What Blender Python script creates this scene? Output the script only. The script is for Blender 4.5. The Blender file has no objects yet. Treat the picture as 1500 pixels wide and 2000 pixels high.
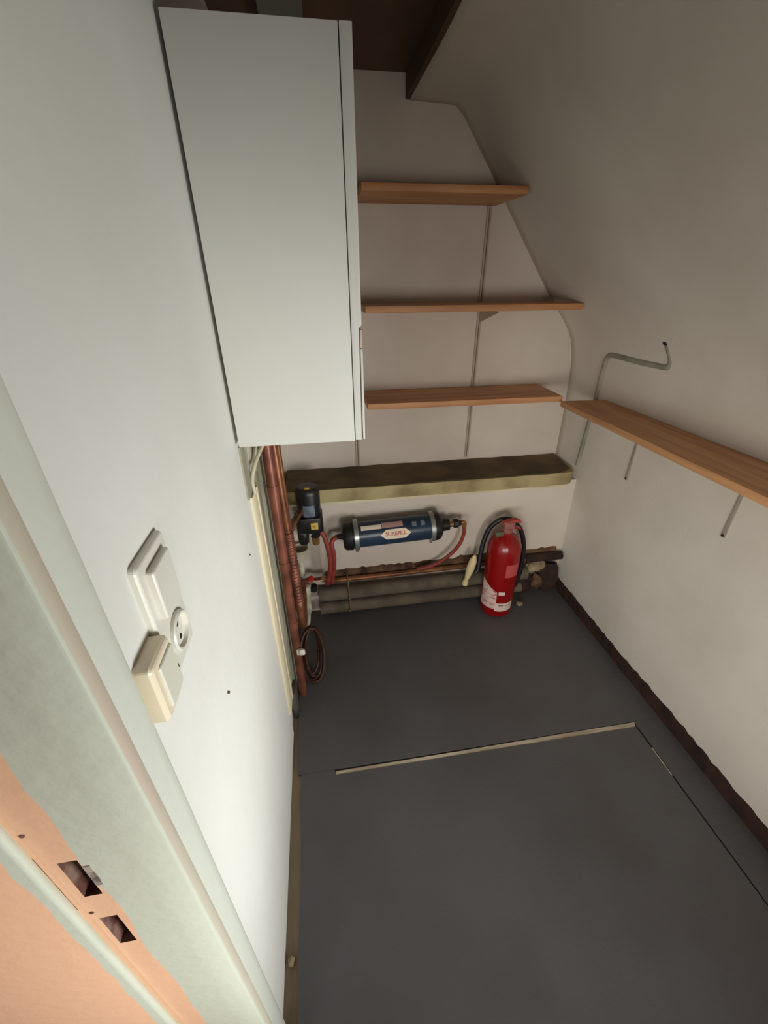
import bpy, bmesh, math, random
from mathutils import Vector, Matrix
random.seed(7)
S = bpy.context.scene
C = S.collection
PI = math.pi

# ------------------------------------------------------------------ camera
cam_d = bpy.data.cameras.new('camera'); cam = bpy.data.objects.new('camera', cam_d); C.objects.link(cam)
yaw, pitch, roll, FPX = 0.15024, -0.50452, -0.00684, 805.45
fw = Vector((math.sin(yaw)*math.cos(pitch), math.cos(yaw)*math.cos(pitch), math.sin(pitch)))
rt = Vector((math.cos(yaw), -math.sin(yaw), 0)); up = rt.cross(fw)
rt, up = math.cos(roll)*rt + math.sin(roll)*up, -math.sin(roll)*rt + math.cos(roll)*up
m3 = Matrix((rt, up, -fw)).transposed()
cam.matrix_world = Matrix.Translation((0, 0, 1.45)) @ m3.to_4x4()
cam_d.sensor_fit = 'VERTICAL'; cam_d.sensor_height = 36.0; cam_d.lens = FPX/2000*36.0
cam_d.clip_start = 0.01
S.camera = cam

# ------------------------------------------------------------------ world, light, exposure
w = bpy.data.worlds.new('world'); S.world = w; w.use_nodes = True
w.node_tree.nodes['Background'].inputs[0].default_value = (0.75, 0.85, 1.0, 1)
w.node_tree.nodes['Background'].inputs[1].default_value = 0.02

def area(name, loc, target, sx, sy, power, col, spread=180):
    d = bpy.data.lights.new(name, 'AREA'); d.shape = 'RECTANGLE'; d.size = sx; d.size_y = sy
    d.energy = power; d.color = col; d.spread = math.radians(spread)
    o = bpy.data.objects.new(name, d); C.objects.link(o); o.location = loc
    o.rotation_euler = (Vector(target)-Vector(loc)).to_track_quat('-Z', 'Y').to_euler()
    return o
# unseen narrow-beam area lamps added in the hall to light the closet: mostly from its right end, some from
# the left end and a little straight down the middle
area('hall_fill_right_end', (1.35, -0.62, 0.55), (-0.2, 0.52, 0.78), 0.5, 0.6, 6.5, (0.96, 1.0, 0.985), 66)
area('hall_fill_left_end', (-0.40, -0.90, 0.78), (1.18, 0.9, 0.42), 0.8, 0.6, 3.3, (1.0, 0.97, 0.92), 65)
area('hall_fill_middle', (0.35, -1.30, 0.92), (0.5, 1.6, 0.72), 0.5, 0.6, 2.6, (1.0, 0.96, 0.90), 62)

vs = S.view_settings
vs.view_transform = 'Standard'; vs.look = 'None'; vs.gamma = 1.0; vs.use_curve_mapping = False
vs.exposure = 0.0

# ------------------------------------------------------------------ materials
def lin(c):
    c = c/255.0
    return c/12.92 if c <= 0.04045 else ((c+0.055)/1.055)**2.4
def rgb(r, g, b): return (lin(r), lin(g), lin(b), 1)

MATS = {}
def mat(name, c1, rough=0.6, metal=0.0, c2=None, scale=8.0, lo=0.4, hi=0.65, bump=0.0, bscale=120.0, stretch=None, spec=0.5, coat=0.0, detail=4.0):
    """plain paint / metal / plastic, with optional second colour in noise patches and fine bump"""
    if name in MATS: return MATS[name]
    m = bpy.data.materials.new(name); m.use_nodes = True; MATS[name] = m
    nt = m.node_tree; b = nt.nodes['Principled BSDF']
    b.inputs['Base Color'].default_value = c1; b.inputs['Roughness'].default_value = rough
    b.inputs['Metallic'].default_value = metal; b.inputs['Specular IOR Level'].default_value = spec
    b.inputs['Coat Weight'].default_value = coat
    tc = nt.nodes.new('ShaderNodeTexCoord'); mp = nt.nodes.new('ShaderNodeMapping')
    nt.links.new(tc.outputs['Object'], mp.inputs['Vector'])
    if stretch: mp.inputs['Scale'].default_value = stretch
    if c2:
        n = nt.nodes.new('ShaderNodeTexNoise'); n.inputs['Scale'].default_value = scale; n.inputs['Detail'].default_value = detail
        nt.links.new(mp.outputs[0], n.inputs['Vector'])
        r = nt.nodes.new('ShaderNodeValToRGB'); r.color_ramp.elements[0].position = lo; r.color_ramp.elements[1].position = hi
        r.color_ramp.elements[0].color = c1; r.color_ramp.elements[1].color = c2
        nt.links.new(n.outputs['Fac'], r.inputs[0]); nt.links.new(r.outputs[0], b.inputs['Base Color'])
    if bump:
        n = nt.nodes.new('ShaderNodeTexNoise'); n.inputs['Scale'].default_value = bscale; n.inputs['Detail'].default_value = 3
        nt.links.new(mp.outputs[0], n.inputs['Vector'])
        bp = nt.nodes.new('ShaderNodeBump'); bp.inputs['Strength'].default_value = bump; bp.inputs['Distance'].default_value = 0.004
        nt.links.new(n.outputs['Fac'], bp.inputs['Height']); nt.links.new(bp.outputs[0], b.inputs['Normal'])
    return m

def two_paints(name, ca, cb, axis, pos, wob, scale):
    """two coats of paint meeting along a wavering brush line at axis = pos"""
    m = mat(name, ca, 0.55, bump=0.25, bscale=60)
    nt = m.node_tree; b = nt.nodes['Principled BSDF']
    tc = nt.nodes.new('ShaderNodeTexCoord'); sp = nt.nodes.new('ShaderNodeSeparateXYZ')
    nt.links.new(tc.outputs['Object'], sp.inputs[0])
    n = nt.nodes.new('ShaderNodeTexNoise'); n.inputs['Scale'].default_value = scale; n.inputs['Detail'].default_value = 3
    nt.links.new(tc.outputs['Object'], n.inputs['Vector'])
    a = nt.nodes.new('ShaderNodeMath'); a.operation = 'MULTIPLY_ADD'; a.inputs[1].default_value = wob; 
    nt.links.new(n.outputs['Fac'], a.inputs[0]); nt.links.new(sp.outputs[axis], a.inputs[2])
    mr = nt.nodes.new('ShaderNodeMapRange'); mr.inputs['From Min'].default_value = pos + wob*0.5 - 0.0008; mr.inputs['From Max'].default_value = pos + wob*0.5 + 0.0008
    nt.links.new(a.outputs[0], mr.inputs['Value'])
    mx = nt.nodes.new('ShaderNodeMix'); mx.data_type = 'RGBA'; mx.inputs['A'].default_value = ca; mx.inputs['B'].default_value = cb
    nt.links.new(mr.outputs[0], mx.inputs['Factor']); nt.links.new(mx.outputs['Result'], b.inputs['Base Color'])
    return m

WALL = mat('wall_paint', rgb(228, 227, 221), 0.75, c2=rgb(216, 214, 206), scale=2.2, lo=0.35, hi=0.75, bump=0.18, bscale=35)
WALLB = mat('back_wall_paint', rgb(218, 208, 196), 0.8, c2=rgb(205, 192, 180), scale=3.0, lo=0.35, hi=0.7, bump=0.25, bscale=30)
WALLR = mat('right_wall_paint', rgb(222, 216, 205), 0.8, c2=rgb(208, 200, 188), scale=2.6, lo=0.35, hi=0.7, bump=0.25, bscale=26)
FLOORP = mat('floor_grey_paint', rgb(96, 95, 97), 0.6, c2=rgb(89, 87, 88), scale=3.0, bump=0.12, bscale=90)
SUBF = mat('bare_subfloor', rgb(160, 144, 122), 0.85, c2=rgb(132, 118, 98), scale=9, bump=0.4, bscale=50, stretch=(1, 0.3, 1))
WOODRAW = mat('raw_wood_edge', rgb(214, 202, 182), 0.8, c2=rgb(172, 156, 134), scale=14, bump=0.3, stretch=(0.4, 3, 1))
SHELF = mat('shelf_wood', rgb(204, 150, 104), 0.55, c2=rgb(180, 122, 78), scale=7, bump=0.12, bscale=40, stretch=(0.35, 5, 5))
SHELFY = mat('shelf_wood_lengthwise', rgb(210, 158, 112), 0.55, c2=rgb(184, 126, 82), scale=7, bump=0.12, bscale=40, stretch=(5, 0.35, 5))
CABW = mat('cabinet_white', rgb(214, 214, 206), 0.5, c2=rgb(206, 206, 198), scale=1.6, bump=0.04, bscale=200)
DARK = mat('dark_gap', rgb(30, 24, 20), 0.9)
LEDGE = mat('ledge_plaster', rgb(178, 164, 122), 0.85, c2=rgb(140, 124, 88), scale=5, lo=0.42, hi=0.6, bump=0.5, bscale=30)
LEDGETOP = mat('ledge_grime', rgb(112, 96, 70), 0.9, c2=rgb(82, 68, 48), scale=6, bump=0.6, bscale=40)
BASEB = mat('dark_brown_baseboard', rgb(58, 34, 26), 0.85, c2=rgb(38, 22, 18), scale=20, bump=0.5, bscale=60)
CREAMW = mat('cream_trim_paint', rgb(226, 214, 184), 0.55, c2=rgb(206, 194, 164), scale=6, bump=0.2, bscale=30, stretch=(1, 1, 0.15))
GREYPL = mat('rough_grey_plaster', rgb(176, 172, 152), 0.9, c2=rgb(128, 122, 102), scale=12, bump=0.8, bscale=25, stretch=(1, 1, 0.25))
COPPER = mat('painted_copper', rgb(142, 86, 68), 0.4, 0.4, c2=rgb(104, 60, 46), scale=14)
COPPERB = mat('brown_copper', rgb(140, 88, 60), 0.4, 0.5, c2=rgb(104, 60, 42), scale=18)
OLDCU = mat('tarnished_copper', rgb(150, 98, 62), 0.45, 0.5, c2=rgb(96, 66, 44), scale=16)
GREYPIPE = mat('dusty_grey_pipe', rgb(112, 100, 86), 0.8, c2=rgb(84, 76, 62), scale=10, bump=0.2)
BLACKP = mat('black_plastic', rgb(24, 25, 27), 0.4)
BLUEP = mat('filter_blue_paint', rgb(40, 58, 80), 0.32, c2=rgb(32, 46, 66), scale=5)
STEEL = mat('galvanised_band', rgb(170, 174, 170), 0.35, 0.75)
BRASS = mat('brass_fitting', rgb(176, 132, 82), 0.35, 0.8)
REDHOSE = mat('red_rubber_hose', rgb(150, 62, 52), 0.5, c2=rgb(128, 48, 40), scale=20)
EXTRED = mat('extinguisher_red', rgb(142, 6, 10), 0.3, coat=0.2)
EXTPINK = mat('faded_label_red', rgb(190, 82, 84), 0.4)
EXTLAB = mat('white_label', rgb(224, 200, 190), 0.5, c2=rgb(186, 120, 112), scale=30, lo=0.5, hi=0.62, stretch=(1, 1, 3))
EXTLAB2 = mat('white_label_clean', rgb(228, 206, 196), 0.5)
INK = mat('label_ink', rgb(70, 56, 50), 0.6)
RUBBER = mat('black_rubber_hose', rgb(26, 22, 22), 0.45)
CREAMP = mat('cream_plastic', rgb(222, 206, 160), 0.5)
WHITEP = mat('white_plastic', rgb(226, 224, 214), 0.35, c2=rgb(218, 214, 202), scale=4)
OLDW = mat('aged_cream_plastic', rgb(226, 212, 186), 0.3)
OLDROCK = mat('rocker_offwhite', rgb(214, 212, 196), 0.35)
GREYLAB = mat('grey_sticker', rgb(112, 122, 134), 0.5, c2=rgb(84, 92, 104), scale=30)
YELLOW = mat('yellow_plug', rgb(206, 176, 84), 0.5)
YELLOWD = mat('ochre_dot', rgb(170, 130, 40), 0.5)
LABELW = mat('cream_label', rgb(232, 216, 192), 0.5)
LABELP = mat('faded_pink_label', rgb(176, 138, 134), 0.6)
LABELR = mat('red_print', rgb(178, 74, 48), 0.5)
WHITEPIPE = mat('white_waste_pipe', rgb(214, 208, 190), 0.4, c2=rgb(176, 166, 144), scale=18)
CABLE = mat('pale_cable', rgb(196, 186, 160), 0.5)
BROWNC = mat('brown_cable', rgb(70, 38, 26), 0.55)
REDP = mat('red_valve_handle', rgb(176, 44, 34), 0.45)
PINKM = mat('pinkish_lever', rgb(214, 170, 150), 0.4, 0.3)
DARKWOOD = mat('dark_stair_wood', rgb(108, 82, 62), 0.85, c2=rgb(90, 68, 52), scale=5, stretch=(1, 0.2, 1))
GREYBEAM = mat('grey_painted_joist', rgb(120, 122, 116), 0.8)
BLOCKM = mat('charcoal_block', rgb(56, 56, 54), 0.6, c2=rgb(80, 76, 74), scale=14)
HOLEIN = mat('mortise_wood', rgb(92, 52, 40), 0.8, c2=rgb(150, 122, 106), scale=34, lo=0.48, hi=0.7)
RUBBLE = mat('rubble', rgb(112, 84, 62), 0.95, c2=rgb(60, 40, 30), scale=20, bump=0.6)
STONE = mat('pale_plaster_lump', rgb(176, 158, 128), 0.95, bump=0.6, c2=rgb(140, 122, 98), scale=12)
GREENP = rgb(196, 200, 184); PEACH = rgb(232, 184, 150)
REVEAL = two_paints('reveal_two_paints', PEACH, GREENP, 0, -0.2375, 0.014, 16)
HALLW = two_paints('hall_wall_two_paints', PEACH, GREENP, 0, -0.2785, 0.012, 22)
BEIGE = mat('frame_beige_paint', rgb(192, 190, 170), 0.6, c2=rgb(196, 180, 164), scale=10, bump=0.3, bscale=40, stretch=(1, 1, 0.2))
LIGHTFR = mat('frame_pale_paint', rgb(214, 216, 204), 0.5, bump=0.25, bscale=40)
HALLF = mat('hall_floor', rgb(120, 92, 66), 0.6, c2=rgb(100, 74, 52), scale=5)
HALLP = mat('hall_peach', PEACH, 0.8)

# ------------------------------------------------------------------ mesh helpers
def link(name, me, m, parent=None):
    if m is not None and len(me.materials) == 0:
        for x in (m if isinstance(m, (list, tuple)) else [m]): me.materials.append(x)
    o = bpy.data.objects.new(name, me); C.objects.link(o)
    if parent: o.parent = parent
    return o
def from_bm(name, bm, m, parent=None, smooth=None):
    bmesh.ops.recalc_face_normals(bm, faces=bm.faces)
    me = bpy.data.meshes.new(name); bm.to_mesh(me); bm.free()
    if smooth is not None:
        for p in me.polygons: p.use_smooth = True
        me.set_sharp_from_angle(angle=math.radians(smooth))
    return link(name, me, m, parent)
def bevel(bm, r, seg=2, edges=None):
    if r > 0: bmesh.ops.bevel(bm, geom=list(edges or bm.edges), offset=r, segments=seg, affect='EDGES', profile=0.5)
def box(name, x0, x1, y0, y1, z0, z1, m, parent=None, bev=0.0, seg=2):
    bm = bmesh.new()
    v = [bm.verts.new((x, y, z)) for x in (x0, x1) for y in (y0, y1) for z in (z0, z1)]
    for f in ((0, 1, 3, 2), (4, 6, 7, 5), (0, 4, 5, 1), (2, 3, 7, 6), (0, 2, 6, 4), (1, 5, 7, 3)): bm.faces.new([v[i] for i in f])
    bevel(bm, bev, seg)
    return from_bm(name, bm, m, parent, 40 if bev else None)
def prism(name, pts, axis, a, b, m, parent=None, bev=0.0, smooth=None):
    """extrude a 2-D outline along axis from a to b; pts are the two other coordinates in xyz order"""
    bm = bmesh.new()
    def P(p, t): q = list(p); q.insert(axis, t); return q
    va = [bm.verts.new(P(p, a)) for p in pts]; vb = [bm.verts.new(P(p, b)) for p in pts]
    n = len(pts)
    bm.faces.new(va); bm.faces.new(vb[::-1])
    for i in range(n): bm.faces.new((va[i], vb[i], vb[(i+1) % n], va[(i+1) % n]))
    if bev: bevel(bm, bev)
    return from_bm(name, bm, m, parent, smooth if smooth is not None else (40 if bev else None))
def catmull(pts, n=6):
    pts = [Vector(p) for p in pts]
    if len(pts) < 3: return pts
    q = [2*pts[0]-pts[1]] + pts + [2*pts[-1]-pts[-2]]; out = []
    for i in range(1, len(q)-2):
        for k in range(n):
            t = k/n; a, b, c, d = q[i-1], q[i], q[i+1], q[i+2]
            out.append(0.5*((2*b)+(c-a)*t+(2*a-5*b+4*c-d)*t*t+(3*b-a-3*c+d)*t**3))
    out.append(pts[-1]); return out
def tube_bm(bm, pts, r, seg=12, rf=None):
    pts = [Vector(p) for p in pts]; rings = []; nrm = None
    for i, p in enumerate(pts):
        t = (pts[min(i+1, len(pts)-1)]-pts[max(i-1, 0)]).normalized()
        if nrm is None: nrm = t.orthogonal().normalized()
        else: nrm = (nrm - t*nrm.dot(t)).normalized()
        bn = t.cross(nrm); rr = rf(i/(len(pts)-1)) if rf else r
        rings.append([bm.verts.new(p+(nrm*math.cos(2*PI*k/seg)+bn*math.sin(2*PI*k/seg))*rr) for k in range(seg)])
    for a, b in zip(rings, rings[1:]):
        for k in range(seg): bm.faces.new((a[k], a[(k+1) % seg], b[(k+1) % seg], b[k]))
    bm.faces.new(rings[0][::-1]); bm.faces.new(rings[-1])
def tube(name, pts, r, m, parent=None, seg=12, smooth=True, n=6, rf=None):
    bm = bmesh.new(); tube_bm(bm, catmull(pts, n) if smooth else pts, r, seg, rf)
    return from_bm(name, bm, m, parent, 50)
def lathe_bm(bm, prof, org, ax, seg=24):
    """prof = [(distance along ax, radius)]"""
    org = Vector(org); ax = Vector(ax).normalized(); u = ax.orthogonal().normalized(); v = ax.cross(u); rings = []
    for h, r in prof:
        rings.append([bm.verts.new(org+ax*h+(u*math.cos(2*PI*k/seg)+v*math.sin(2*PI*k/seg))*max(r, 1e-4)) for k in range(seg)])
    for a, b in zip(rings, rings[1:]):
        for k in range(seg): bm.faces.new((a[k], a[(k+1) % seg], b[(k+1) % seg], b[k]))
    bm.faces.new(rings[0][::-1]); bm.faces.new(rings[-1])
def lathe(name, prof, org, ax, m, parent=None, seg=24, smooth=35):
    bm = bmesh.new(); lathe_bm(bm, prof, org, ax, seg); return from_bm(name, bm, m, parent, smooth)
def thing(name, label, cat, loc=(0, 0, 0), group=None):
    o = bpy.data.objects.new(name, None); C.objects.link(o); o.empty_display_size = 0.05
    o['label'] = label; o['category'] = cat
    if group: o['group'] = group
    o['_base'] = loc
    return o
def settle(root):
    """move an Empty to its thing's base without moving its parts"""
    b = Vector(root['_base']); del root['_base']; root.location = b
    for ch in root.children: ch.location = ch.location - b
def tag(o, label, cat, group=None):
    o['label'] = label; o['category'] = cat
    if group: o['group'] = group
    return o
def struct(o, label=None):
    o['kind'] = 'structure'
    if label: o['label'] = label
    return o
def grid_wall(name, P, nu, nv, m, parent=None, smooth=True, jit=0.0):
    """open sheet from a function P(u, v)"""
    bm = bmesh.new(); vs_ = [[bm.verts.new(P(i/nu, j/nv)) for j in range(nv+1)] for i in range(nu+1)]
    for i in range(nu):
        for j in range(nv): bm.faces.new((vs_[i][j], vs_[i+1][j], vs_[i+1][j+1], vs_[i][j+1]))
    return from_bm(name, bm, m, parent, 60 if smooth else None)

# ================================================================== the setting
XL, YU, YB = -0.195, 1.84, 1.632
# --- closet floor: bare subfloor with painted sheets lying on it
fl = struct(box('floor', XL-0.12, 1.234, 0.10, 1.90, -0.06, -0.012, SUBF), 'grey painted closet floor over bare boards')
prism('floor_sheet', [(-0.176, 0.828), (-0.150, 0.8275), (1.18, 0.827), (1.18, 1.624), (-0.18, 1.624)], 2, -0.012, 0.0, FLOORP, fl)
prism('floor_sheet', [(-0.158, 0.113), (1.0665, 0.113), (1.0665, 0.8063), (-0.05, 0.8083), (-0.051, 0.8265), (-0.161, 0.827), (-0.164, 0.74), (-0.159, 0.55), (-0.163, 0.40)], 2, -0.012, 0.0, FLOORP, fl)
prism('floor_sheet', [(1.0715, 0.113), (1.182, 0.113), (1.182, 0.8265), (1.076, 0.8265)], 2, -0.012, 0.0, FLOORP, fl)
prism('seam_batten', [(-0.049, 0.8085), (0.5, 0.8075), (1.066, 0.8065), (1.074, 0.8235), (0.78, 0.8235), (0.4, 0.8205), (-0.048, 0.8195)], 2, -0.012, -0.001, WOODRAW, fl)
prism('seam_batten', [(1.0668, 0.630), (1.0700, 0.630), (1.0708, 0.725), (1.0670, 0.725)], 2, -0.012, 0.0004, WOODRAW, fl)

# --- left wall, cream corner board, rough plaster behind the pipes
wl = struct(prism('wall_left', [(XL, 0.2255), (XL, 0.985), (-0.201, 0.99), (-0.201, 1.90), (-0.30, 1.90), (-0.30, 0.2255)], 2, -0.06, 2.3, [WALL]), 'white painted wall beside the doorway')
pr = struct(prism('trim_1', [(-0.201, 1.075), (-0.194, 1.078), (-0.190, 1.11), (-0.194, 1.14), (-0.187, 1.155), (-0.190, 1.25), (-0.194, 1.63), (-0.201, 1.63)], 2, 0.0, 1.25, [GREYPL], smooth=50), 'rough grey plaster strip behind the copper pipes')
tr = struct(bpy.data.objects.new('trim_2', None), 'cream painted corner board below the cabinet'); C.objects.link(tr)
prism('board', [(-0.1945, 0.958), (-0.1885, 0.958), (-0.186, 0.962), (-0.186, 1.052), (-0.190, 1.058), (-0.1945, 1.058)], 2, 0.135, 0.985, CREAMW, tr, smooth=50)
prism('upper_board', [(-0.2005, 0.935), (-0.1905, 0.935), (-0.1895, 1.00), (-0.192, 1.02), (-0.2005, 1.02)], 2, 0.99, 1.125, GREYPL, tr, smooth=50)
box('bead', -0.1895, -0.1835, 1.022, 1.034, 0.135, 0.985, CREAMW, tr, 0.002)

# --- back wall: deep upper part, projecting lower part
wb = struct(box('wall_back', -0.30, 1.35, YU, YU+0.08, 0.55, 2.3, WALLB), 'upper back wall behind the shelves')
wb2 = struct(box('wall_back_lower', -0.30, 1.35, YB, YU-0.001, -0.06, 0.632, WALLB), 'projecting lower back wall below the ledge')

# --- right wall: upright below, curving into the slope under the stairs
prof = [(1.190, -0.06), (1.188, 0.0), (1.182, 0.3), (1.172, 0.7), (1.164, 1.0), (1.156, 1.13), (1.138, 1.215), (1.105, 1.275), (1.05, 1.34), (0.985, 1.41), (0.77, 1.688), (0.56, 1.962), (0.545, 1.979), (0.52, 1.984), (0.374, 1.989)]
def samp(t):
    d = [0]
    for a, b in zip(prof, prof[1:]): d.append(d[-1]+math.hypot(b[0]-a[0], b[1]-a[1]))
    s = t*d[-1]
    for i in range(len(prof)-1):
        if s <= d[i+1]+1e-9:
            k = (s-d[i])/(d[i+1]-d[i]); return (prof[i][0]+(prof[i+1][0]-prof[i][0])*k, prof[i][1]+(prof[i+1][1]-prof[i][1])*k)
    return prof[-1]
rnd = random.Random(3); wob = [[rnd.uniform(-1, 1) for _ in range(12)] for _ in range(12)]
def RW(u, v):
    x, z = samp(u); y = 0.10+v*(YU+0.03-0.10)
    return (x + 0.0025*math.sin(5*y+3*z)+0.0015*math.sin(11*y-7*z), y, z)
wr = struct(grid_wall('wall_right', RW, 60, 24, WALLR), 'off white wall curving into the stair slope')
sol = wr.modifiers.new('thick', 'SOLIDIFY'); sol.thickness = 0.04; sol.offset = 1.0

# --- ceiling over the cabinet: dark underside of the stairs
ce = struct(bpy.data.objects.new('ceiling', None), 'dark wooden underside of the stairs'); C.objects.link(ce)
box('stair_board', -0.30, 0.40, 0.10, 1.90, 2.055, 2.10, DARKWOOD, ce)
box('stringer', 0.360, 0.395, 0.10, 1.838, 1.990, 2.0545, DARKWOOD, ce)
box('joist', -0.074, 0.031, 0.30, 1.838, 2.022, 2.0545, GREYBEAM, ce)

# --- ragged dark baseboard on the right
bb = bmesh.new(); rnd = random.Random(11); ys = [0.12+i*(1.60-0.12)/74 for i in range(75)]
front = []; back = []
for i, y in enumerate(ys):
    h = 0.061+0.004*math.sin(y*9)+rnd.uniform(-0.004, 0.0045); xx = 1.1785+rnd.uniform(-0.0015, 0.0015)
    front.append((bb.verts.new((xx, y, -0.012)), bb.verts.new((xx, y, h)))); back.append((bb.verts.new((1.195, y, -0.012)), bb.verts.new((1.195, y, h))))
for i in range(74):
    f0, f1, b0, b1 = front[i], front[i+1], back[i], back[i+1]
    bb.faces.new((f0[0], f1[0], f1[1], f0[1])); bb.faces.new((f0[1], f1[1], b1[1], b0[1])); bb.faces.new((b0[0], b0[1], b1[1], b1[0])); bb.faces.new((f0[0], b0[0], b1[0], f1[0]))
for k in (0, 74): bb.faces.new((front[k][0], front[k][1], back[k][1], back[k][0]))
struct(from_bm('baseboard_right', bb, BASEB), 'dark brown ragged skirting strip')

# --- door frame on the left, with the two strike mortises
d1 = struct(bpy.data.objects.new('door_1', None), 'pale green and peach painted door frame'); C.objects.link(d1)
XG, YF = -0.165, 0.206            # right arris of the jamb, front face of the jamb
holes = [(-0.2560, -0.2400, 0.9475, 1.0150), (-0.2585, -0.2420, 0.8315, 0.8990)]
bm = bmesh.new()
xsr = sorted({-0.2705, -0.20, XG-0.003} | {h[0] for h in holes} | {h[1] for h in holes})
zsr = sorted({-0.06, 0.5, 1.3, 2.05} | {h[2] for h in holes} | {h[3] for h in holes})
def inh(x, z): return any(h[0] < x < h[1] and h[2] < z < h[3] for h in holes)
vc = {}
def V(x, y, z):
    k = (round(x, 5), round(y, 5), round(z, 5))
    if k not in vc: vc[k] = bm.verts.new(k)
    return vc[k]
for a, b in zip(xsr, xsr[1:]):
    for c, d in zip(zsr, zsr[1:]):
        if inh((a+b)/2, (c+d)/2): continue
        bm.faces.new((V(a, YF, c), V(b, YF, c), V(b, YF, d), V(a, YF, d)))
cor = [(XG-0.003, YF), (XG-0.0009, YF+0.0009), (XG, YF+0.003), (XG, 0.2195), (XG-0.001, 0.2232), (XG-0.004, 0.2245), (-0.27, 0.2245)]
for c, d in zip(zsr, zsr[1:]):
    for (xa, ya), (xb, yb) in zip(cor, cor[1:]): bm.faces.new((V(xa, ya, c), V(xb, yb, c), V(xb, yb, d), V(xa, ya, d)))
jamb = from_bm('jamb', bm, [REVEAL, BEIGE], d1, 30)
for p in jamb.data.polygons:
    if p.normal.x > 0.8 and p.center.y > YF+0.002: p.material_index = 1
for x0, x1, z0, z1 in holes:
    bm = bmesh.new(); yi = YF+0.0175
    q = [bm.verts.new((x, y, z)) for y in (YF, yi) for x in (x0, x1) for z in (z0, z1)]
    for f in ((4, 5, 7, 6), (0, 4, 5, 1), (2, 3, 7, 6), (0, 2, 6, 4), (1, 5, 7, 3)): bm.faces.new([q[i] for i in f])
    me = bpy.data.meshes.new('strike_mortise'); bm.to_mesh(me); bm.free(); link('strike_mortise', me, HOLEIN, d1)
box('strike_lip', -0.2396, -0.2335, YF-0.0006, YF+0.004, 0.966, 1.003, mat('lip_steel', rgb(170, 158, 146), 0.6, c2=rgb(92, 84, 78), scale=60), d1)
for x, z in ((-0.263, 1.066), (-0.2605, 0.914)):
    lathe('screw_hole', [(0, 0.0022), (0.0006, 0.0020)], (x, YF-0.0002, z), (0, -1, 0), HOLEIN, d1, 8)
box('groove', -0.2704, -0.2694, YF-0.0004, YF+0.002, 0.925, 1.030, HOLEIN, d1)
# cover strip between frame and wall
prism('cover_strip', [(-0.1965, 0.2250), (-0.1845, 0.2250), (-0.1830, 0.250), (-0.1826, 0.268), (-0.1834, 0.278), (-0.1864, 0.2855), (-0.1895, 0.2902), (-0.1955, 0.2932)], 2, -0.012, 2.05, LIGHTFR, d1, smooth=50)
# front wall to the hall: left leaf with a green painted edge, head over the opening, right stub
wf = struct(prism('wall_front', [(-1.0, 0.196), (-0.2705, 0.196), (-0.2675, 0.1973), (-0.2665, 0.2000), (-0.2680, 0.2040), (-0.2707, 0.2068), (-0.2707, 0.2245), (-0.302, 0.2245), (-0.302, 0.28), (-1.0, 0.28)], 2, -0.06, 2.45, HALLW, smooth=50), 'peach painted hall wall with a pale green edge beside the door frame')
struct(box('wall_front_head', -0.2707, 1.30, 0.196, 0.28, 2.05, 2.45, HALLP), 'wall above the doorway')
struct(box('wall_front_stub', 1.235, 1.8, 0.10, 0.28, -0.06, 2.45, HALLP), 'hall wall on the far side of the doorway')
# the hall behind the photographer
struct(prism('floor_hall', [(-1.0, -1.6), (1.8, -1.6), (1.8, 0.099), (-0.316, 0.099), (-0.316, 0.2), (-1.0, 0.2)], 2, -0.06, -0.002, HALLF), 'brown hall floor')
struct(box('ceiling_hall', -1.0, 1.8, -1.6, 0.20, 2.45, 2.5, WALL), 'white hall ceiling')
struct(box('wall_hall_back', -1.0, 1.8, -1.66, -1.6, -0.06, 2.5, HALLP), 'peach hall wall opposite')
struct(box('wall_hall_left', -1.06, -1.0, -1.66, 0.2, -0.06, 2.5, HALLP), 'peach hall end wall on the left')
struct(box('wall_hall_right', 1.8, 1.86, -1.66, 0.2, -0.06, 2.5, HALLP), 'peach hall end wall on the right')

# ================================================================== hanging cabinet
cb = thing('wall_cabinet', 'tall white wall cabinet hung on the left wall above the copper pipes', 'cabinet', (-0.05, 1.1, 1.134))
box('body', -0.187, 0.0716, 0.912, 1.30, 1.134, 1.803, CABW, cb, 0.0012)
dr = bpy.data.objects.new('door', None)
bm = bmesh.new()
dr = prism('door', [(0.0735, 1.137), (0.0880, 1.137), (0.0880, 1.373), (0.0945, 1.377), (0.0935, 1.803), (0.0735, 1.803)], 1, 0.911, 1.30, CABW, cb, 0.0008)
box('edge_strip', 0.0905, 0.0955, 0.911, 1.30, 1.138, 1.332, CABW, dr, 0.0008)
box('handle', 0.0905, 0.0950, 0.9105, 0.98, 1.334, 1.369, mat('handle_pinkish', rgb(196, 176, 164), 0.5), dr, 0.0008)
box('handle_surround', 0.0882, 0.0903, 0.9115, 0.985, 1.14, 1.372, mat('handle_brown', rgb(70, 50, 44), 0.6), dr)
box('hinge_gap', 0.0700, 0.0737, 0.925, 1.29, 1.14, 1.80, mat('seam_grey', rgb(70, 68, 62), 0.9), cb)
settle(cb)

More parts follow.
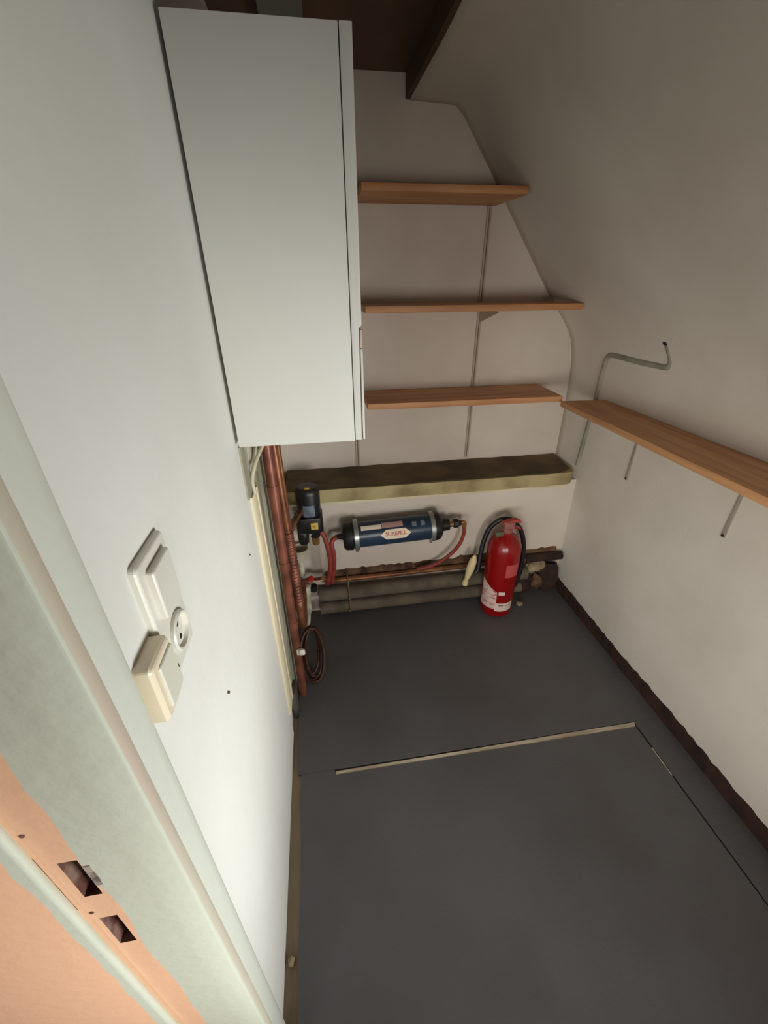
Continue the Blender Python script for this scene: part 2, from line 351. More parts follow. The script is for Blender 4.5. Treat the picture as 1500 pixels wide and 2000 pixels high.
# ================================================================== ledge
lg = thing('ledge', 'grimy cream plaster ledge running across the back wall', 'ledge', (0.5, 1.7, 0.614))
out = [(-0.18, 1.842), (-0.18, 1.607)]
rnd = random.Random(5)
for i in range(1, 24): out.append((-0.18+i*1.285/24, 1.605+rnd.uniform(-0.0025, 0.0025)))
out += [(1.105, 1.606), (1.128, 1.612), (1.142, 1.625), (1.152, 1.66), (1.160, 1.842)]
prism('sill', out, 2, 0.622, 0.682, LEDGE, lg, 0.003)
def LT(u, v):
    x = -0.178+u*(1.312 + 0.022*v); y = 1.612+v*(YU-1.614)
    if u > 0.96: y = max(y, 1.612+ (u-0.96)*0.9)
    return (x, y, 0.6865+0.0018*math.sin(17*x+9*y)*math.sin(31*x))
grid_wall('dusty_top', LT, 40, 6, LEDGETOP, lg)
prism('lip', [(0.0+i*1.12/20, 1.617+rnd.uniform(-0.002, 0.002)) for i in range(21)]+[(1.125, 1.634), (-0.18, 1.634), (-0.18, 1.617)], 2, 0.606, 0.621, CREAMW, lg)
settle(lg)

# ================================================================== shelves, uprights, brackets
def shelf(label, pts, z0, z1, m):
    o = prism('wooden_shelf', pts, 2, z0, z1, m, None, 0.002); tag(o, label, 'shelf', 'raw wooden shelves'); return o
shelf('lowest wooden shelf on the back wall, level with the side shelf', [(0.181, 1.602), (0.992, 1.588), (1.004, 1.838), (0.181, 1.838)], 1.018, 1.041, SHELF)
shelf('middle wooden shelf on the back wall, thin and nearly at eye level', [(0.181, 1.60), (1.010, 1.60), (1.000, 1.838), (0.181, 1.838)], 1.361, 1.383, SHELF)
shelf('topmost wooden shelf on the back wall, short, seen from below', [(0.178, 1.605), (0.732, 1.605), (0.715, 1.838), (0.178, 1.838)], 1.707, 1.729, SHELF)
shelf('long wooden side shelf running along the right wall towards the viewer', [(0.972, 1.566), (0.968, 0.33), (1.169, 0.33), (1.158, 1.552)], 1.006, 1.028, SHELFY)

RAILM = mat('rail_paint', rgb(180, 166, 150), 0.6)
def upright(label, x, z0, z1):
    t = thing('shelf_upright', label, 'shelf rail', (x, YU-0.004, z0), 'painted shelf uprights')
    box('rail', x-0.009, x+0.009, YU-0.008, YU+0.001, z0, z1, RAILM, t)
    box('slot_line', x-0.0022, x+0.0022, YU-0.0086, YU-0.0078, z0+0.004, z1-0.004, mat('rail_slot', rgb(120, 104, 90), 0.8), t)
    for zs in (1.018, 1.361, 1.707):
        if zs < z1 and x > 0.3:
            prism('bracket', [(YU-0.008, zs-0.001), (YU-0.20, zs-0.001), (YU-0.20, zs-0.008), (YU-0.008, zs-0.055)], 0, x-0.0015, x+0.0015, RAILM, t)
    settle(t)
upright('painted upright rail carrying the back shelves, right of the cabinet', 0.690, 0.700, 1.705)
upright('painted upright rail mostly hidden behind the hanging cabinet', 0.155, 0.690, 1.705)

BRKM = mat('bracket_paint', rgb(150, 140, 128), 0.75, c2=rgb(170, 160, 148), scale=14)
def bracket(label, y, zb, xw):
    t = thing('shelf_bracket', label, 'bracket', (xw, y, zb), 'brackets under the side shelf')
    bm = bmesh.new()
    box('wall_leg', xw-0.005, xw+0.002, y-0.007, y+0.007, zb, 1.006, BRKM, t, 0.001)
    box('shelf_leg', xw-0.165, xw-0.005, y-0.007, y+0.007, 1.001, 1.006, BRKM, t)
    lathe('screw', [(0, 0.004), (0.002, 0.004), (0.003, 0.002)], (xw-0.0048, y, zb+0.006), (-1, 0, 0), DARK, t, 10)
    settle(t)
bracket('painted bracket with a dark screw under the side shelf, nearer the doorway', 0.886, 0.775, 1.171)
bracket('painted bracket under the side shelf, nearer the back corner', 1.325, 0.768, 1.1705)

# painted conduit on the right wall
CONDM = mat('conduit_paint', rgb(168, 162, 146), 0.75, c2=rgb(128, 126, 110), scale=9, lo=0.35, hi=0.65)
xr = lambda z: 1.172-(z-0.7)*0.027
tube('painted_conduit', [(1.108, 1.252, 1.276), (1.117, 1.250, 1.262), (1.128, 1.249, 1.244), (1.137, 1.249, 1.224), (1.1385, 1.256, 1.2085), (1.139, 1.275, 1.2045), (1.1395, 1.391, 1.202), (1.1395, 1.50, 1.204), (1.1395, 1.548, 1.203), (1.141, 1.574, 1.190), (1.146, 1.586, 1.160), (1.154, 1.602, 1.08), (1.1605, 1.612, 0.98), (1.163, 1.622, 0.90), (1.1665, 1.638, 0.70)], 0.0105, CONDM, None, 10, n=5)
tag(bpy.data.objects['painted_conduit'], 'thin bent conduit painted over on the right wall above the side shelf', 'conduit')
h = lathe('wall_hole', [(0, 0.009), (0.004, 0.0085), (0.006, 0.003)], (1.099, 1.253, 1.281), (-0.75, 0, -0.66), DARK, None, 12)
tag(h, 'small dark hole with a stub where the conduit ends on the right wall', 'hole')

# ================================================================== switches on the left wall
def plate(bmname, y0, y1, z0, z1, x1, m, parent, r=0.006, bev=0.003):
    bm = bmesh.new(); n = 5; pts = []
    for cy, cz, a0 in ((y1-r, z1-r, 0), (y0+r, z1-r, 90), (y0+r, z0+r, 180), (y1-r, z0+r, 270)):
        for k in range(n): a = math.radians(a0+90*k/(n-1)); pts.append((cy+r*math.cos(a), cz+r*math.sin(a)))
    a_ = [bm.verts.new((XL-0.001, y, z)) for y, z in pts]; b_ = [bm.verts.new((x1-bev, y, z)) for y, z in pts]
    cy, cz = (y0+y1)/2, (z0+z1)/2
    sy, sz = 1-2*bev/(y1-y0), 1-2*bev/(z1-z0)
    c_ = [bm.verts.new((x1-bev*0.3, cy+(y-cy)*(1+sy)/2, cz+(z-cz)*(1+sz)/2)) for y, z in pts]
    d_ = [bm.verts.new((x1, cy+(y-cy)*sy, cz+(z-cz)*sz)) for y, z in pts]
    k = len(pts)
    for p, q in ((a_, b_), (b_, c_), (c_, d_)):
        for i in range(k): bm.faces.new((p[i], p[(i+1) % k], q[(i+1) % k], q[i]))
    bm.faces.new(d_); bm.faces.new(a_[::-1])
    return from_bm(bmname, bm, m, parent, 22)
sw = thing('switch_and_socket', 'white double wall plate with a rocker switch above a power socket', 'switch', (XL, 0.387, 1.052))
plate('cover_frame', 0.3475, 0.428, 1.054, 1.213, -0.1865, WHITEP, sw)
plate('rocker', 0.362, 0.4125, 1.137, 1.199, -0.1785, WHITEP, sw, 0.003, 0.002)
sock = lathe('socket_ring', [(0, 0.0245), (0.004, 0.0245), (0.006, 0.0225), (0.0055, 0.0200), (0.0008, 0.0188)], (-0.1866, 0.390, 1.096), (1, 0, 0), WHITEP, sw, 28)
for dz in (-0.0095, 0.0095):
    lathe('pin_hole', [(0, 0.0032), (0.0006, 0.0032)], (-0.1858, 0.390, 1.096+dz), (1, 0, 0), DARK, sock, 12)
settle(sw)
s2 = thing('surface_switch', 'aged cream surface mounted switch box squeezed against the door frame', 'switch', (XL, 0.325, 1.057))
plate('box_body', 0.2955, 0.3465, 1.058, 1.134, -0.1765, OLDW, s2, 0.005, 0.004)
plate('rocker', 0.307, 0.3435, 1.067, 1.124, -0.1742, OLDROCK, s2, 0.003, 0.0015)
box('screw_slot', -0.1745, -0.1739, 0.3405, 0.3420, 1.088, 1.093, DARK, s2)
settle(s2)
for n_, (y, z, r) in {'upper': (0.500, 0.846, 0.0)}.items():
    t = lathe('nail', [(0, 0.0022), (0.004, 0.0022), (0.005, 0.0015)], (XL-0.001, 0.501, 0.845), (1, 0, -0.2), mat('nail_iron', rgb(66, 60, 54), 0.6, 0.4), None, 10)
    tag(t, 'small dark nail in the white wall right of the switches', 'nail')
t = lathe('nail', [(0, 0.0022), (0.003, 0.0022), (0.004, 0.0015)], (XL-0.001, 0.845, 0.892), (1, 0, -0.2), MATS['nail_iron'], None, 10)
tag(t, 'faint nail in the white wall beside the cream corner board', 'nail')

# ================================================================== pipes in the left corner
cp = thing('copper_pipe', 'brown painted copper riser pipe nearest the cream corner board', 'pipe', (-0.160, 1.15, 0.0), 'copper riser pipes below the cabinet')
tube('riser', [(-0.162, 1.150, -0.011), (-0.161, 1.150, 1.1335)], 0.0155, COPPER, cp, 16, False)
for z in (0.36, 0.62, 0.90): lathe('coupling', [(0, 0.0172), (0.03, 0.0172)], (-0.161, 1.150, z), (0, 0, 1), COPPER, cp, 16)
settle(cp)
c2 = thing('copper_pipe', 'reddish ribbed copper riser hose just right of the painted riser', 'pipe', (-0.132, 1.19, 0.0), 'copper riser pipes below the cabinet')
tube('riser', [(-0.150, 1.207, 1.1335), (-0.149, 1.206, 0.98), (-0.145, 1.204, 0.82), (-0.139, 1.202, 0.62), (-0.136, 1.20, 0.45), (-0.135, 1.205, 0.33), (-0.135, 1.235, 0.285), (-0.136, 1.29, 0.272), (-0.140, 1.44, 0.262), (-0.148, 1.54, 0.258)], 0.0135, COPPERB, c2, 14)
def rib(t): return 0.0175+0.0016*math.sin(t*2*PI*22)
bm = bmesh.new(); tube_bm(bm, [(-0.136-0.006*i/176, 1.20+0.003*i/176, 0.43+0.30*i/176) for i in range(177)], 0.014, 14, rib); from_bm('ribbed_sleeve', bm, COPPER, c2, 60)
lathe('end_collar', [(0, 0.0165), (0.003, 0.0185), (0.03, 0.0185), (0.033, 0.0165)], (-0.1355, 1.20, 0.398), (0, 0, 1), COPPERB, c2, 16)
settle(c2)
c3 = thing('copper_pipe', 'thin dark riser pipe behind the ribbed riser, reaching the cabinet', 'pipe', (-0.142, 1.262, 0.292), 'copper riser pipes below the cabinet')
tube('riser', [(-0.142, 1.262, 0.292), (-0.142, 1.262, 0.60), (-0.144, 1.262, 1.1335)], 0.009, OLDCU, c3, 12, False)
lathe('end_nut', [(0, 0.0125), (0.022, 0.0125)], (-0.142, 1.262, 0.300), (0, 0, 1), BRASS, c3, 6, 20)
settle(c3)
# pale cable looping under the cabinet
tube('pale_cable', [(-0.184, 0.985, 0.985), (-0.186, 0.99, 1.02), (-0.176, 1.01, 1.055), (-0.158, 1.06, 1.085), (-0.140, 1.11, 1.105), (-0.118, 1.16, 1.120), (-0.10, 1.20, 1.133)], 0.0052, CABLE, None, 10)
tag(bpy.data.objects['pale_cable'], 'pale round cable looping from the cream board up into the cabinet', 'cable')
tube('thin_cable', [(-0.186, 1.05, 1.02), (-0.182, 1.10, 1.07), (-0.160, 1.13, 1.105), (-0.14, 1.14, 1.1335)], 0.004, CABLE, None, 8)
tag(bpy.data.objects['thin_cable'], 'thinner pale cable behind the looping one under the cabinet', 'cable')
k_ = lathe('pipe_stub', [(0, 0.012), (0.03, 0.012), (0.032, 0.008), (0.02, 0.007)], (-0.10, 1.27, 1.133), (0.25, -0.4, -0.9), OLDCU, None, 16)
tag(k_, 'short open copper pipe stub under the cabinet', 'pipe stub')

# charcoal block and cable coil at the foot of the risers
bm = bmesh.new()
bl = prism('floor_block', [(-0.1945, 1.046), (-0.183, 1.046), (-0.177, 1.054), (-0.174, 1.085), (-0.180, 1.115), (-0.1945, 1.115)], 2, -0.0115, 0.128, BLOCKM, None, 0.003)
tag(bl, 'charcoal block at the foot of the cream corner board', 'block')
co = thing('cable_coil', 'coil of dark brown cable lying at the foot of the copper pipes', 'cable', (-0.115, 1.30, 0.0))
rnd = random.Random(21)
for k in range(4):
    pts = []; ox = rnd.uniform(-0.008, 0.008); a = 0.032+0.006*k; b = 0.060+0.008*k
    for i in range(17):
        th = 2*PI*i/16; pts.append((-0.118+ox+a*math.cos(th), 1.30-0.012*k+0.075*math.sin(th)+rnd.uniform(-0.003, 0.003), max(0.007, 0.078+b*math.sin(th))))
    tube('loop', pts, 0.0062, BROWNC, co, 8, n=3)
settle(co)
cl = thing('pipe_clip', 'small white clip on the lower end of the copper risers', 'clip', (-0.15, 1.125, 0.25))
box('clip_body', -0.162, -0.138, 1.128, 1.140, 0.236, 0.262, WHITEP, cl, 0.004)
box('clip_tail', -0.150, -0.130, 1.118, 1.128, 0.244, 0.270, WHITEP, cl, 0.004)
settle(cl)

# ================================================================== filling valve in the corner
pv = thing('filling_valve', 'black automatic filling valve with a grey sticker hung beside the copper risers', 'valve', (-0.082, 1.54, 0.47))
bm = bmesh.new()
lathe('upper_housing', [(0, 0.044), (0.004, 0.047), (0.105, 0.049), (0.122, 0.046), (0.130, 0.038), (0.132, 0.02)], (-0.082, 1.545, 0.605), (0, 0, 1), BLACKP, pv, 28)
box('top_cap', -0.092, -0.072, 1.512, 1.532, 0.731, 0.741, YELLOWD, pv, 0.002)
prism('lower_housing', [(-0.138, 1.50), (-0.120, 1.490), (-0.045, 1.490), (-0.030, 1.502), (-0.030, 1.585), (-0.138, 1.585)], 2, 0.540, 0.612, BLACKP, pv, 0.006)
lathe('adjusting_knob', [(0, 0.018), (0.006, 0.022), (0.055, 0.024), (0.06, 0.022)], (-0.116, 1.515, 0.483), (0, 0, 1), BLACKP, pv, 18)
lathe('knob_collar', [(0, 0.024), (0.01, 0.022)], (-0.116, 1.515, 0.541), (0, 0, 1), mat('worn_grey', rgb(92, 86, 82), 0.6), pv, 18)
lathe('outlet_block', [(0, 0.018), (0.03, 0.024)], (-0.064, 1.513, 0.515), (0, 0, 1), BLACKP, pv, 6)
lathe('brass_outlet', [(0, 0.012), (0.002, 0.0155), (0.03, 0.0165), (0.04, 0.02)], (-0.066, 1.512, 0.476), (0, 0, 1), BRASS, pv, 8, 25)
# curved grey sticker on the round housing
def stick(u, v):
    a = math.radians(-118+56*u); return (-0.082+0.0497*math.cos(a), 1.545+0.0497*math.sin(a), 0.618+0.050*v)
grid_wall('sticker', stick, 8, 2, GREYLAB, pv)
plug = box('yellow_plug', -0.080, -0.050, 1.4855, 1.4905, 0.562, 0.594, YELLOW, pv, 0.002)
lathe('plug_centre', [(0, 0.006), (0.002, 0.005)], (-0.065, 1.486, 0.578), (0, -1, 0), YELLOWD, plug, 12)
tube('brass_inlet', [(-0.143, 1.275, 0.690), (-0.138, 1.38, 0.662), (-0.124, 1.47, 0.645), (-0.112, 1.52, 0.640)], 0.013, OLDCU, pv, 12)
box('side_port', -0.146, -0.126, 1.53, 1.56, 0.595, 0.612, BLACKP, pv, 0.003)
settle(pv)

# ================================================================== blue filter cartridge
AX = Vector((0.9994, 0, 0.034)).normalized(); O0 = Vector((0.062, 1.552, 0.478))
def fp(s, a, r):     # point on the cylinder: s along the axis, a degrees from facing the viewer, upwards positive
    n1 = Vector((0, -1, 0)); n2 = AX.cross(n1) * -1
    if n2.z < 0: n2 = -n2
    ar = math.radians(a); return O0+AX*s+(n1*math.cos(ar)+n2*math.sin(ar))*r
ft = thing('filter_cartridge', 'dark blue cylindrical water filter cartridge clamped to the back wall', 'filter', (0.28, 1.552, 0.41))
lathe('shell', [(0.03, 0.0585), (0.395, 0.0585)], O0, AX, BLUEP, ft, 36)
lathe('end_cap', [(-0.012, 0.050), (-0.008, 0.058), (0.0, 0.064), (0.03, 0.066), (0.033, 0.060)], O0, AX, BLACKP, ft, 32)
lathe('end_cap', [(0.385, 0.060), (0.388, 0.067), (0.412, 0.067), (0.425, 0.060), (0.434, 0.045), (0.436, 0.030), (0.470, 0.028), (0.472, 0.02)], O0, AX, BLACKP, ft, 32)
for s in (0.036, 0.375):
    b_ = lathe('clamp_band', [(s, 0.060), (s+0.0015, 0.0695), (s+0.020, 0.0695), (s+0.0215, 0.060)], O0, AX, STEEL, ft, 36)
    p = fp(s+0.01, -85, 0.070); box('clamp_screw', p.x-0.006, p.x+0.006, p.y-0.012, p.y+0.004, p.z-0.012, p.z+0.004, STEEL, b_, 0.002)
    p = fp(s+0.01, 180, 0.066); box('wall_foot', p.x-0.010, p.x+0.010, p.y-0.004, YB, p.z-0.015, p.z+0.015, STEEL, b_, 0.002)
lathe('nipple', [(0.472, 0.015), (0.492, 0.015)], O0, AX, BRASS, ft, 12)
lathe('union_nut', [(0.490, 0.018), (0.494, 0.0215), (0.512, 0.0215), (0.516, 0.016), (0.530, 0.011)], O0, AX, BLACKP, ft, 8, 25)
lathe('inlet_nipple', [(-0.045, 0.010), (-0.03, 0.012), (-0.012, 0.016)], O0, AX, BLACKP, ft, 12)
def patch(name, s0, s1, a0, a1, m, hexa=False, r=0.0589, par=None):
    bm = bmesh.new(); nu, nv = 12, 6; vv = []
    for i in range(nu+1):
        row = []
        for j in range(nv+1):
            t = j/nv; s_ = s0+(s1-s0)*i/nu
            if hexa:
                ins = 0.026*abs(2*t-1); s_ = (s0+ins)+(s1-s0-2*ins)*i/nu
            row.append(bm.verts.new(fp(s_, a0+(a1-a0)*t, r)))
        vv.append(row)
    for i in range(nu):
        for j in range(nv): bm.faces.new((vv[i][j], vv[i+1][j], vv[i+1][j+1], vv[i][j+1]))
    return from_bm(name, bm, m, par or ft, 60)
patch('name_label', 0.150, 0.285, -6, 38, LABELW, True)
patch('side_label', 0.068, 0.158, 45, 66, LABELW)
patch('upper_label', 0.160, 0.252, 46, 72, LABELP)
patch('small_mark', 0.292, 0.312, 40, 62, mat('scuff_grey', rgb(110, 118, 130), 0.5), False, 0.0588)
patch('small_mark', 0.332, 0.350, 40, 64, MATS['scuff_grey'], False, 0.0588)
def wrap_text(txt, size, s_c, a_c, m, r=0.0601, bold=0.0):
    cu = bpy.data.curves.new('txt', 'FONT'); cu.body = txt; cu.size = size; cu.align_x = 'CENTER'; cu.align_y = 'CENTER'; cu.offset = bold
    cu.resolution_u = 2
    to = bpy.data.objects.new('txt', cu); C.objects.link(to)
    dg = bpy.context.evaluated_depsgraph_get(); me = bpy.data.meshes.new_from_object(to.evaluated_get(dg))
    bpy.data.objects.remove(to); bpy.data.curves.remove(cu)
    for v in me.vertices: v.co = fp(s_c+v.co.x, a_c+math.degrees(v.co.y/r), r)
    me.name = 'lettering'
    return me
link('lettering', wrap_text('SUREFILL', 0.0235, 0.2175, 17.5, LABELR, bold=0.0006), LABELR, ft)
link('lettering', wrap_text('- - - - - - - -', 0.010, 0.2175, 4.5, LABELR), LABELR, ft)
settle(ft)

# red hoses
tube('red_hose', [(-0.040, 1.512, 0.535), (-0.030, 1.506, 0.515), (-0.022, 1.503, 0.48), (-0.016, 1.503, 0.44), (-0.013, 1.508, 0.38), (-0.018, 1.52, 0.32), (-0.030, 1.54, 0.255), (-0.034, 1.555, 0.222)], 0.0105, REDHOSE, None, 12)
tag(bpy.data.objects['red_hose'], 'red hose dropping from the black filling valve to the floor pipes', 'hose')
o = tube('red_hose', [(0.020, 1.545, 0.478), (0.006, 1.536, 0.474), (-0.002, 1.528, 0.452), (0.004, 1.526, 0.41), (0.003, 1.531, 0.35), (-0.006, 1.545, 0.28), (-0.014, 1.56, 0.222)], 0.0105, REDHOSE, None, 12)
tag(o, 'red hose dropping from the left end of the blue filter', 'hose')
o = thing('red_hose', 'curved red hose from the right end of the filter to the copper pipe', 'hose', (0.45, 1.56, 0.23))
tube('hose', [(0.606, 1.551, 0.480), (0.609, 1.552, 0.44), (0.598, 1.555, 0.385), (0.570, 1.560, 0.335), (0.525, 1.568, 0.285), (0.47, 1.575, 0.250), (0.40, 1.584, 0.232)], 0.0088, REDHOSE, o, 12)
tube('brass_elbow', [(0.588, 1.551, 0.496), (0.600, 1.551, 0.499), (0.607, 1.551, 0.492), (0.607, 1.551, 0.474)], 0.0095, BRASS, o, 12)
settle(o)

# ================================================================== horizontal pipes along the foot of the back wall
o = tube('copper_pipe', [(-0.05, 1.592, 0.208), (0.3, 1.595, 0.209), (0.7, 1.598, 0.212), (0.98, 1.598, 0.214)], 0.0125, OLDCU, None, 14)
tag(o, 'tarnished copper pipe running along the foot of the back wall', 'pipe', 'pipes along the back wall')
o = tube('floor_pipe', [(-0.08, 1.588, 0.134), (0.4, 1.590, 0.136), (0.98, 1.590, 0.138)], 0.036, GREYPIPE, None, 20)
tag(o, 'upper dusty grey pipe below the copper pipe on the back wall', 'pipe', 'pipes along the back wall')
o = tube('floor_pipe', [(-0.08, 1.588, 0.050), (0.4, 1.590, 0.052), (0.96, 1.590, 0.053)], 0.033, GREYPIPE, None, 20)
tag(o, 'lower dusty grey pipe lying just above the grey floor', 'pipe', 'pipes along the back wall')
st = thing('pipe_strap', 'thin metal strap holding the three pipes on the back wall', 'strap', (0.06, 1.56, 0.0))
tube('strap_wire', [(0.060, 1.60, 0.226), (0.061, 1.580, 0.218), (0.062, 1.582, 0.190), (0.063, 1.552, 0.150), (0.064, 1.552, 0.115), (0.065, 1.572, 0.092), (0.066, 1.553, 0.065), (0.066, 1.554, 0.035), (0.067, 1.575, 0.015)], 0.0042, mat('dull_wire', rgb(128, 104, 84), 0.5, 0.5), st, 8)
for z, y in ((0.205, 1.573), (0.128, 1.547), (0.050, 1.548)): lathe('strap_bolt', [(0, 0.006), (0.005, 0.005)], (0.063, y, z), (0, -1, 0), STEEL, st, 8)
settle(st)

rr = random.Random(31); bm = bmesh.new(); prev = None
for i in range(61):
    x = -0.04+i*1.19/60; hh = 0.012+0.010*rr.random()+(0.012 if x > 0.62 else 0.0); dp = 0.006+0.008*rr.random()
    row = [bm.verts.new((x, YB-0.016-dp*0.5, 0.205)), bm.verts.new((x, YB-0.014-dp*0.4, 0.222)), bm.verts.new((x, YB-0.003, 0.224+hh)), bm.verts.new((x, YB+0.002, 0.226+hh))]
    if prev:
        for k in range(3): bm.faces.new((prev[k], row[k], row[k+1], prev[k+1]))
    prev = row
from_bm('dirt_ridge', bm, RUBBLE, wb2, 50)

# tap and waste pieces in the left corner
tp = thing('stop_tap', 'brass stop tap with a small red handle at the pipe end', 'tap', (-0.09, 1.54, 0.24))
lathe('tap_body', [(0, 0.010), (0.02, 0.014), (0.045, 0.014), (0.06, 0.010), (0.13, 0.010)], (-0.150, 1.545, 0.258), (1, 0, 0.02), COPPER, tp, 12)
lathe('red_handle', [(0, 0.006), (0.012, 0.008), (0.016, 0.014), (0.030, 0.013), (0.033, 0.006)], (-0.104, 1.538, 0.262), (-0.1, -0.5, 0.85), REDP, tp, 10)
box('lever', -0.118, -0.052, 1.522, 1.530, 0.262, 0.270, PINKM, tp, 0.003)
lathe('tap_nut', [(0, 0.015), (0.018, 0.015)], (-0.060, 1.545, 0.259), (1, 0, 0), BRASS, tp, 6, 20)
tube('tap_tail', [(-0.045, 1.548, 0.259), (-0.020, 1.555, 0.250), (-0.006, 1.567, 0.225), (0.0, 1.585, 0.212)], 0.011, COPPER, tp, 12)
lathe('dark_nut', [(0, 0.018), (0.028, 0.018)], (-0.100, 1.53, 0.212), (0, 0, 1), BLACKP, tp, 8, 20)
settle(tp)
wp = thing('waste_pipe', 'short white waste pipe piece dropping to the floor beside the risers', 'pipe', (-0.14, 1.54, 0.0))
lathe('socket', [(0, 0.020), (0.03, 0.022), (0.032, 0.026), (0.07, 0.026), (0.072, 0.018)], (-0.136, 1.53, 0.175), (0, 0, 1), WHITEPIPE, wp, 18)
lathe('tail', [(0, 0.011), (0.02, 0.016), (0.10, 0.018)], (-0.134, 1.53, 0.075), (0, 0, 1), WHITEPIPE, wp, 18)
tube('end', [(-0.134, 1.53, 0.08), (-0.138, 1.51, 0.045), (-0.150, 1.48, 0.012)], 0.009, WHITEPIPE, wp, 10)
settle(wp)
fn = thing('funnel_cup', 'white tundish cup with a grey shadowed bowl behind the ribbed riser', 'cup', (-0.14, 1.56, 0.30))
lathe('cup', [(0, 0.012), (0.03, 0.014), (0.045, 0.034), (0.10, 0.040), (0.10, 0.036), (0.05, 0.028)], (-0.145, 1.57, 0.325), (0, 0, 1), WHITEPIPE, fn, 20)
lathe('stem', [(0, 0.012), (0.06, 0.012)], (-0.145, 1.57, 0.272), (0, 0, 1), WHITEPIPE, fn, 14)
settle(fn)

# ================================================================== fire extinguisher
ex = thing('fire_extinguisher', 'red fire extinguisher with black hose standing on the grey floor', 'fire extinguisher', (0.795, 1.505, 0.0))
EX, EY, R = 0.795, 1.502, 0.0775
lathe('cylinder', [(0.0, R-0.016), (0.006, R-0.006), (0.018, R), (0.37, R), (0.395, R-0.004), (0.42, R-0.016), (0.44, R-0.034), (0.452, 0.026), (0.462, 0.022)], (EX, EY, 0.0), (0, 0, 1), EXTRED, ex, 48)
lathe('neck', [(0, 0.022), (0.004, 0.024), (0.018, 0.024), (0.022, 0.018)], (EX, EY, 0.458), (0, 0, 1), mat('dusty_valve', rgb(150, 96, 84), 0.6), ex, 20)
vb = box('valve_block', EX-0.022, EX+0.028, EY-0.018, EY+0.018, 0.476, 0.512, MATS['dusty_valve'], ex, 0.005)
prism('carry_handle', [(EX-0.010, 0.488), (EX+0.030, 0.490), (EX+0.062, 0.472), (EX+0.060, 0.464), (EX+0.028, 0.480), (EX-0.010, 0.478)], 1, EY-0.012, EY+0.012, EXTRED, ex, 0.003)
prism('squeeze_lever', [(EX-0.030, 0.512), (EX+0.035, 0.524), (EX+0.058, 0.512), (EX+0.056, 0.504), (EX+0.030, 0.513), (EX-0.028, 0.504)], 1, EY-0.013, EY+0.013, mat('worn_red', rgb(176, 70, 58), 0.6), ex, 0.003)
box('gauge_tag', EX-0.062, EX-0.022, EY-0.022, EY-0.010, 0.445, 0.470, mat('olive_tag', rgb(92, 92, 74), 0.6), ex, 0.006)
def exl(name, a0, a1, z0, z1, m, dr=0.0008, par=None, cut=None):
    def P(u, v):
        a = math.radians(a0+(a1-a0)*u); zz = z0+(z1-z0)*v
        if cut: zz = z0+(cut(u)-z0)*v
        return (EX+(R+dr)*math.cos(a), EY+(R+dr)*math.sin(a), zz)
    return grid_wall(name, P, 10, 3, m, par or ex)
# viewer looks from about -120 degrees (x-, y-)
exl('side_label', -183, -117, 0.058, 0.205, EXTLAB, cut=lambda u: 0.215-0.055*u)
lb = exl('lower_label', -119, -52, 0.048, 0.098, EXTLAB2, 0.0010)
exl('oval_mark', -112, -90, 0.148, 0.166, EXTLAB2)
exl('upper_label', -100, -48, 0.252, 0.322, EXTPINK)
exl('ink_line', -108, -90, 0.082, 0.087, INK, 0.0013, lb)
exl('ink_line', -80, -60, 0.080, 0.084, INK, 0.0013, lb)
tube('hose', [(0.692, 1.535, 0.258), (0.700, 1.545, 0.30), (0.712, 1.555, 0.375), (0.735, 1.56, 0.445), (0.770, 1.552, 0.488), (0.802, 1.545, 0.500), (0.838, 1.548, 0.487), (0.880, 1.545, 0.44), (0.908, 1.543, 0.37), (0.920, 1.540, 0.27), (0.916, 1.538, 0.18), (0.902, 1.540, 0.10)], 0.0115, RUBBER, ex, 12)
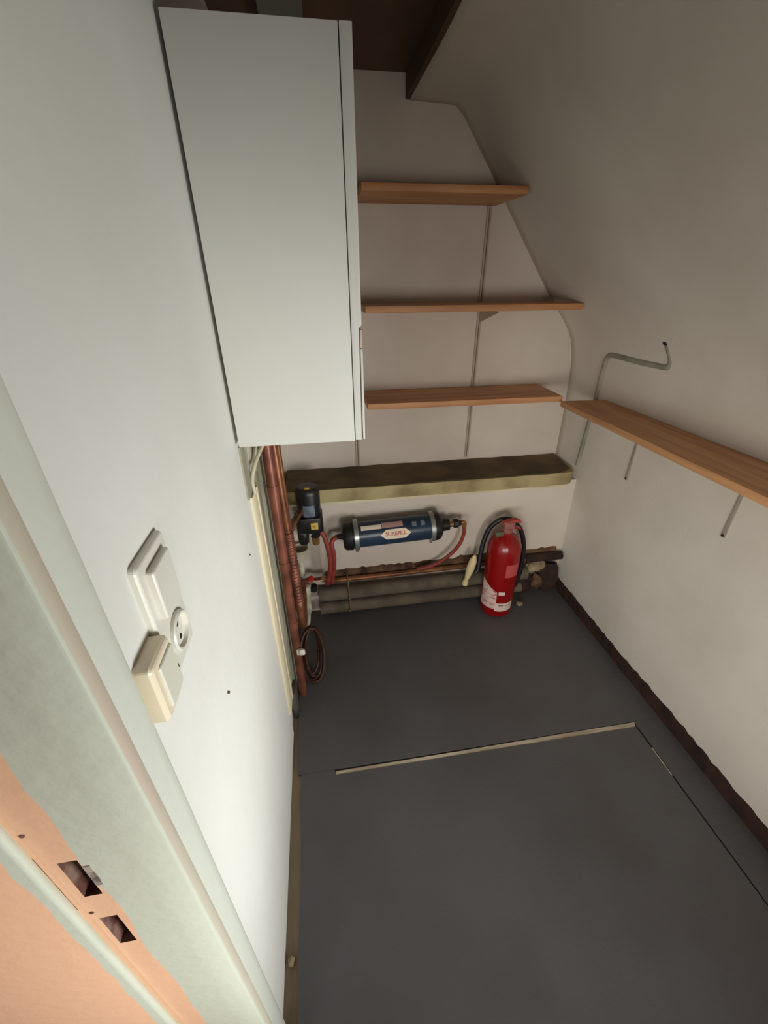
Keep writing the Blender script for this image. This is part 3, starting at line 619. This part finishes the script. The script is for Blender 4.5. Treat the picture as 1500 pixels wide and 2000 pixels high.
nz = lathe('nozzle', [(0, 0.006), (0.012, 0.010), (0.03, 0.018), (0.085, 0.0195), (0.13, 0.013), (0.150, 0.009), (0.156, 0.014), (0.176, 0.015), (0.182, 0.009)], (0.668, 1.53, 0.322), (-0.20, 0.02, -0.98), CREAMP, ex, 16)
tube('grip', [(0.694, 1.535, 0.262), (0.690, 1.530, 0.235), (0.682, 1.528, 0.222)], 0.0135, RUBBER, ex, 12)
lathe('ring', [(0, 0.0142), (0.008, 0.0142)], (0.693, 1.535, 0.247), (0.1, 0.05, 1), STEEL, ex, 14)
settle(ex)

# ================================================================== rubble in the right back corner
def lump(name, c, sx, sy, sz, m, seed, label, group='rubble in the back corner'):
    bm = bmesh.new(); bmesh.ops.create_icosphere(bm, subdivisions=2, radius=1.0); r_ = random.Random(seed)
    for v in bm.verts:
        k = 1+r_.uniform(-0.22, 0.18); v.co = Vector((c[0]+v.co.x*sx*k, c[1]+v.co.y*sy*k, max(-0.012 if c[2] < 0 else 0.0, c[2]+v.co.z*sz*k)))
    return tag(from_bm(name, bm, m, None), label, 'rubble', group)
lump('rubble', (1.030, 1.600, 0.170), 0.052, 0.026, 0.036, STONE, 1, 'pale broken plaster lump in the back right corner')
lump('rubble', (1.118, 1.598, 0.080), 0.058, 0.030, 0.105, BASEB, 2, 'large dark lump filling the back right corner')
lump('rubble', (1.050, 1.588, 0.070), 0.032, 0.024, 0.050, RUBBLE, 3, 'brown lump below the pale plaster in the corner')
lump('rubble', (0.985, 1.592, 0.060), 0.040, 0.026, 0.070, BASEB, 4, 'dark lump just right of the extinguisher')
lump('rubble', (0.925, 1.50, 0.012), 0.016, 0.014, 0.012, STONE, 5, 'small pale chip on the floor beside the extinguisher')
o = tube('pipe_end', [(0.97, 1.600, 0.216), (1.06, 1.602, 0.218), (1.168, 1.604, 0.216)], 0.022, BASEB, None, 14)
tag(o, 'dark rotten pipe end running into the right corner', 'pipe')

lump('plaster_crumb', (-0.1795, 0.385, -0.004), 0.008, 0.011, 0.007, STONE, 8, 'pale crumb of plaster in the gap along the left edge of the floor', None)
